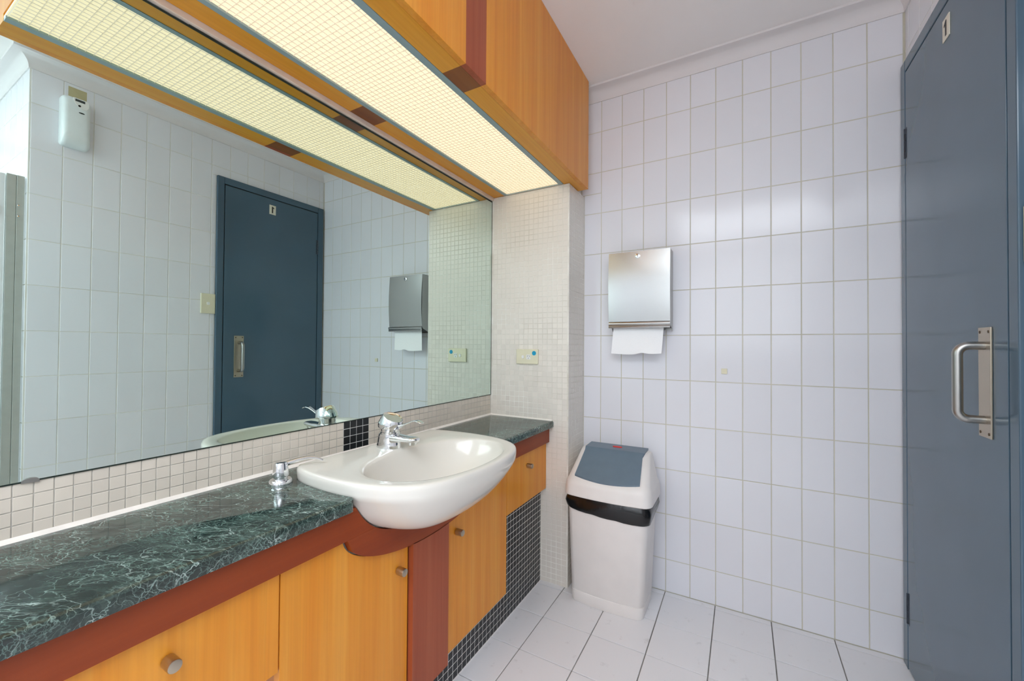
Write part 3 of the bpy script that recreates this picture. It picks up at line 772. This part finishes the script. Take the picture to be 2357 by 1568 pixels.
# the hanging towel
nx, nz = 18, 8; vs = []
def tw(i, k, off):
    u = i/nx; v = k/nz
    x = (.5815+(.8025-.5815)*u) + (-.008+.000*u)*v
    ztop = 1.1755; zbot = 1.0585 + .0075*math.exp(-((u-.62)/.10)**2) - .003*math.sin(u*PI*1.3) - .004*u*(1-u)
    y = -.066 - .010*v + .004*math.sin(u*5+1)*v + .0015*math.sin(u*13)*v
    return (x, y+off, ztop+(zbot-ztop)*v)
for off in (0, .0012): vs += [tw(i, k, off) for k in range(nz+1) for i in range(nx+1)]
fs = []; nc = nx+1; o2 = nc*(nz+1)
for k in range(nz):
    for i in range(nx):
        a = k*nc+i; fs += [(a, a+1, a+nc+1, a+nc), (o2+a, o2+a+nc, o2+a+nc+1, o2+a+1)]
    a = k*nc; fs.append((a, a+nc, o2+a+nc, o2+a)); a += nx; fs.append((a, o2+a, o2+a+nc, a+nc))
for i in range(nx):
    fs.append((i, o2+i, o2+i+1, i+1)); a = nz*nc+i; fs.append((a, a+1, o2+a+1, o2+a))
tow = MB().add(vs, fs).build('paper_towel', 'paper', smooth=True, origin=(.69, -.07, 1.06))
tag(tow, 'white paper towel hanging from the steel dispenser', 'towel')
pad = B(1.0235, 1.0455, -.0065, -.0003, .978, 1.0005).build('rubber_buffer', 'plastic_cream', origin=(1.034, -.003, .978), bevel=.001)
tag(pad, 'small square beige pad stuck to the tiles', 'pad')

# ------------------------------------------------------------------ power point and light switch
pp = thing('power_outlet', (.207, PY, 1.004), 'cream power outlet with a blue dot on the mosaic pillar', 'outlet')
B(.1490, .2650, PY-.0095, PY-.0006, 1.0040, 1.0745).build('plate', 'plastic_cream', pp, bevel=.0025)
MB().prism(rrect(.1795, .1930, 1.0305, 1.0455, .004), 'y', PY-.0125, PY-.009).build('rocker', 'plastic_pale', pp, bevel=.001)
so_ = MB().prism(rrect(.2045, .2265, 1.0265, 1.0490, .003), 'y', PY-.0108, PY-.009).build('socket_face', 'plastic_pale', pp)
for cx, cz, a in ((.2105, 1.0420, .5), (.2205, 1.0420, -.5), (.2155, 1.0320, 0)):
    w, h = .0008, .0031
    pts = [(cx+x*math.cos(a)+z*math.sin(a), cz-x*math.sin(a)+z*math.cos(a)) for x, z in ((-w, -h), (w, -h), (w, h), (-w, h))]
    MB().prism(pts, 'y', PY-.0112, PY-.0107).build('pin_slot', 'black', so_)
MB().lathe((.2450, PY-.0094, 1.0560), (0, -1, 0), [(.0105, 0), (.0105, .0006), (.010, .0008)], 28).build('blue_sticker', 'blue_dot', pp)['label'] = 'round bright blue sticker'
ls = thing('light_switch', (W, -.767, 1.266), 'cream light switch on the tiles beside the door frame', 'switch')
B(W-.0095, W-.0003, -.7838, -.7106, 1.2660, 1.3815).build('plate', 'plastic_cream', ls, bevel=.0025)
MB().prism([(p[0], p[1]) for p in rrect(-.7548, -.7398, 1.3165, 1.3330, .004)], 'x', W-.0125, W-.009).build('rocker', 'plastic_pale', ls, bevel=.001)

# ------------------------------------------------------------------ air freshener dispenser high on the door wall
af = thing('air_freshener', (W, -1.303, 1.99), 'white air freshener unit high on the tiles near the corner', 'dispenser')
def fr_ring(x, i, zlo, zhi, bot):
    pts = rrect(-1.3515+i, -1.2555-i, zlo+bot+i, zhi-i, .016)
    return [(x, a, b) for a, b in pts]
MB().loft([fr_ring(W-.0005, 0, 1.990, 2.215, 0), fr_ring(W-.030, 0, 1.990, 2.215, .002), fr_ring(W-.046, .004, 1.990, 2.215, .014), fr_ring(W-.053, .011, 1.990, 2.215, .024), fr_ring(W-.055, .020, 1.990, 2.215, .032)]).build('shell', 'plastic_white', af, smooth=True, angle=50)
# recessed-look control panel: a shield shaped plate (viewed in the mirror it opens to the top)
sh = [(-1.318, 2.2105), (-1.3185, 2.200), (-1.312, 2.185), (-1.300, 2.172), (-1.286, 2.166), (-1.276, 2.168), (-1.268, 2.178), (-1.266, 2.195), (-1.268, 2.2075), (-1.275, 2.2105)]
cp = MB().prism(sh, 'x', W-.0568, W-.050).build('control_panel', 'plastic_pale', af, bevel=.0008)
B(W-.0574, W-.0562, -1.3125, -1.2805, 2.1955, 2.2060).build('display', 'lcd', cp)
MB().lathe((W-.0565, -1.2985, 2.178), (-1, 0, 0), [(.0048, 0), (.0045, .0015), (.002, .002)], 16).build('button', 'black', cp)
MB().loft([[(x, -1.2905+.0100*math.cos(2*PI*i/20), 2.1480+.0032*math.sin(2*PI*i/20)) for i in range(20)] for x in (W-.0545, W-.0558)]).build('badge', 'lcd', af)
tag(B(W-.0006, W-.0001, -1.3221, -1.2611, 2.232, 2.277).build('tape_patch', 'tape', origin=(W, -1.29, 2.25)), 'beige tape strip above the air freshener', 'tape')

# ------------------------------------------------------------------ cubicle partition seen in the mirror
ct = thing('toilet_partition', (1.63, -2.2, 0), 'pale cubicle partition with grey aluminium posts', 'partition')
PXF = 1.618
p1 = B(PXF, PXF+.030, -1.4665, -1.4445, .0, 1.812).build('post', 'alu2', ct, bevel=.001)
p2 = B(PXF+.002, PXF+.028, -1.4945, -1.4675, .0, 1.812).build('post', 'alu2', ct, bevel=.001)
for z in (1.6345, 1.6815, .20, .247):
    MB().lathe((PXF+.0005, -1.461, z), (-1, 0, 0), [(.0045, 0), (.004, .0018), (.0022, .0034)], 14).build('screw', 'chrome', p1, smooth=True)
d = B(PXF+.004, PXF+.024, -2.12, -1.4985, .12, 1.808).build('door', 'partition', ct, bevel=.001)
B(PXF-.004, PXF+.0045, -1.530, -1.517, 1.635, 1.672).build('hinge', 'alu2', d)
MB().lathe((PXF+.004, -2.05, 1.0), (-1, 0, 0), [(.016, 0), (.016, .02), (.013, .022)], 20).build('latch_knob', 'chrome', d, smooth=True)
B(PXF, PXF+.030, -2.30, -2.124, .0, 1.812).build('post', 'alu2', ct, bevel=.001)
B(PXF+.004, PXF+.024, -2.92, -2.304, .12, 1.808).build('door', 'partition', ct, bevel=.001)
B(PXF, PXF+.030, YF+.002, -2.924, .0, 1.812).build('post', 'alu2', ct, bevel=.001)
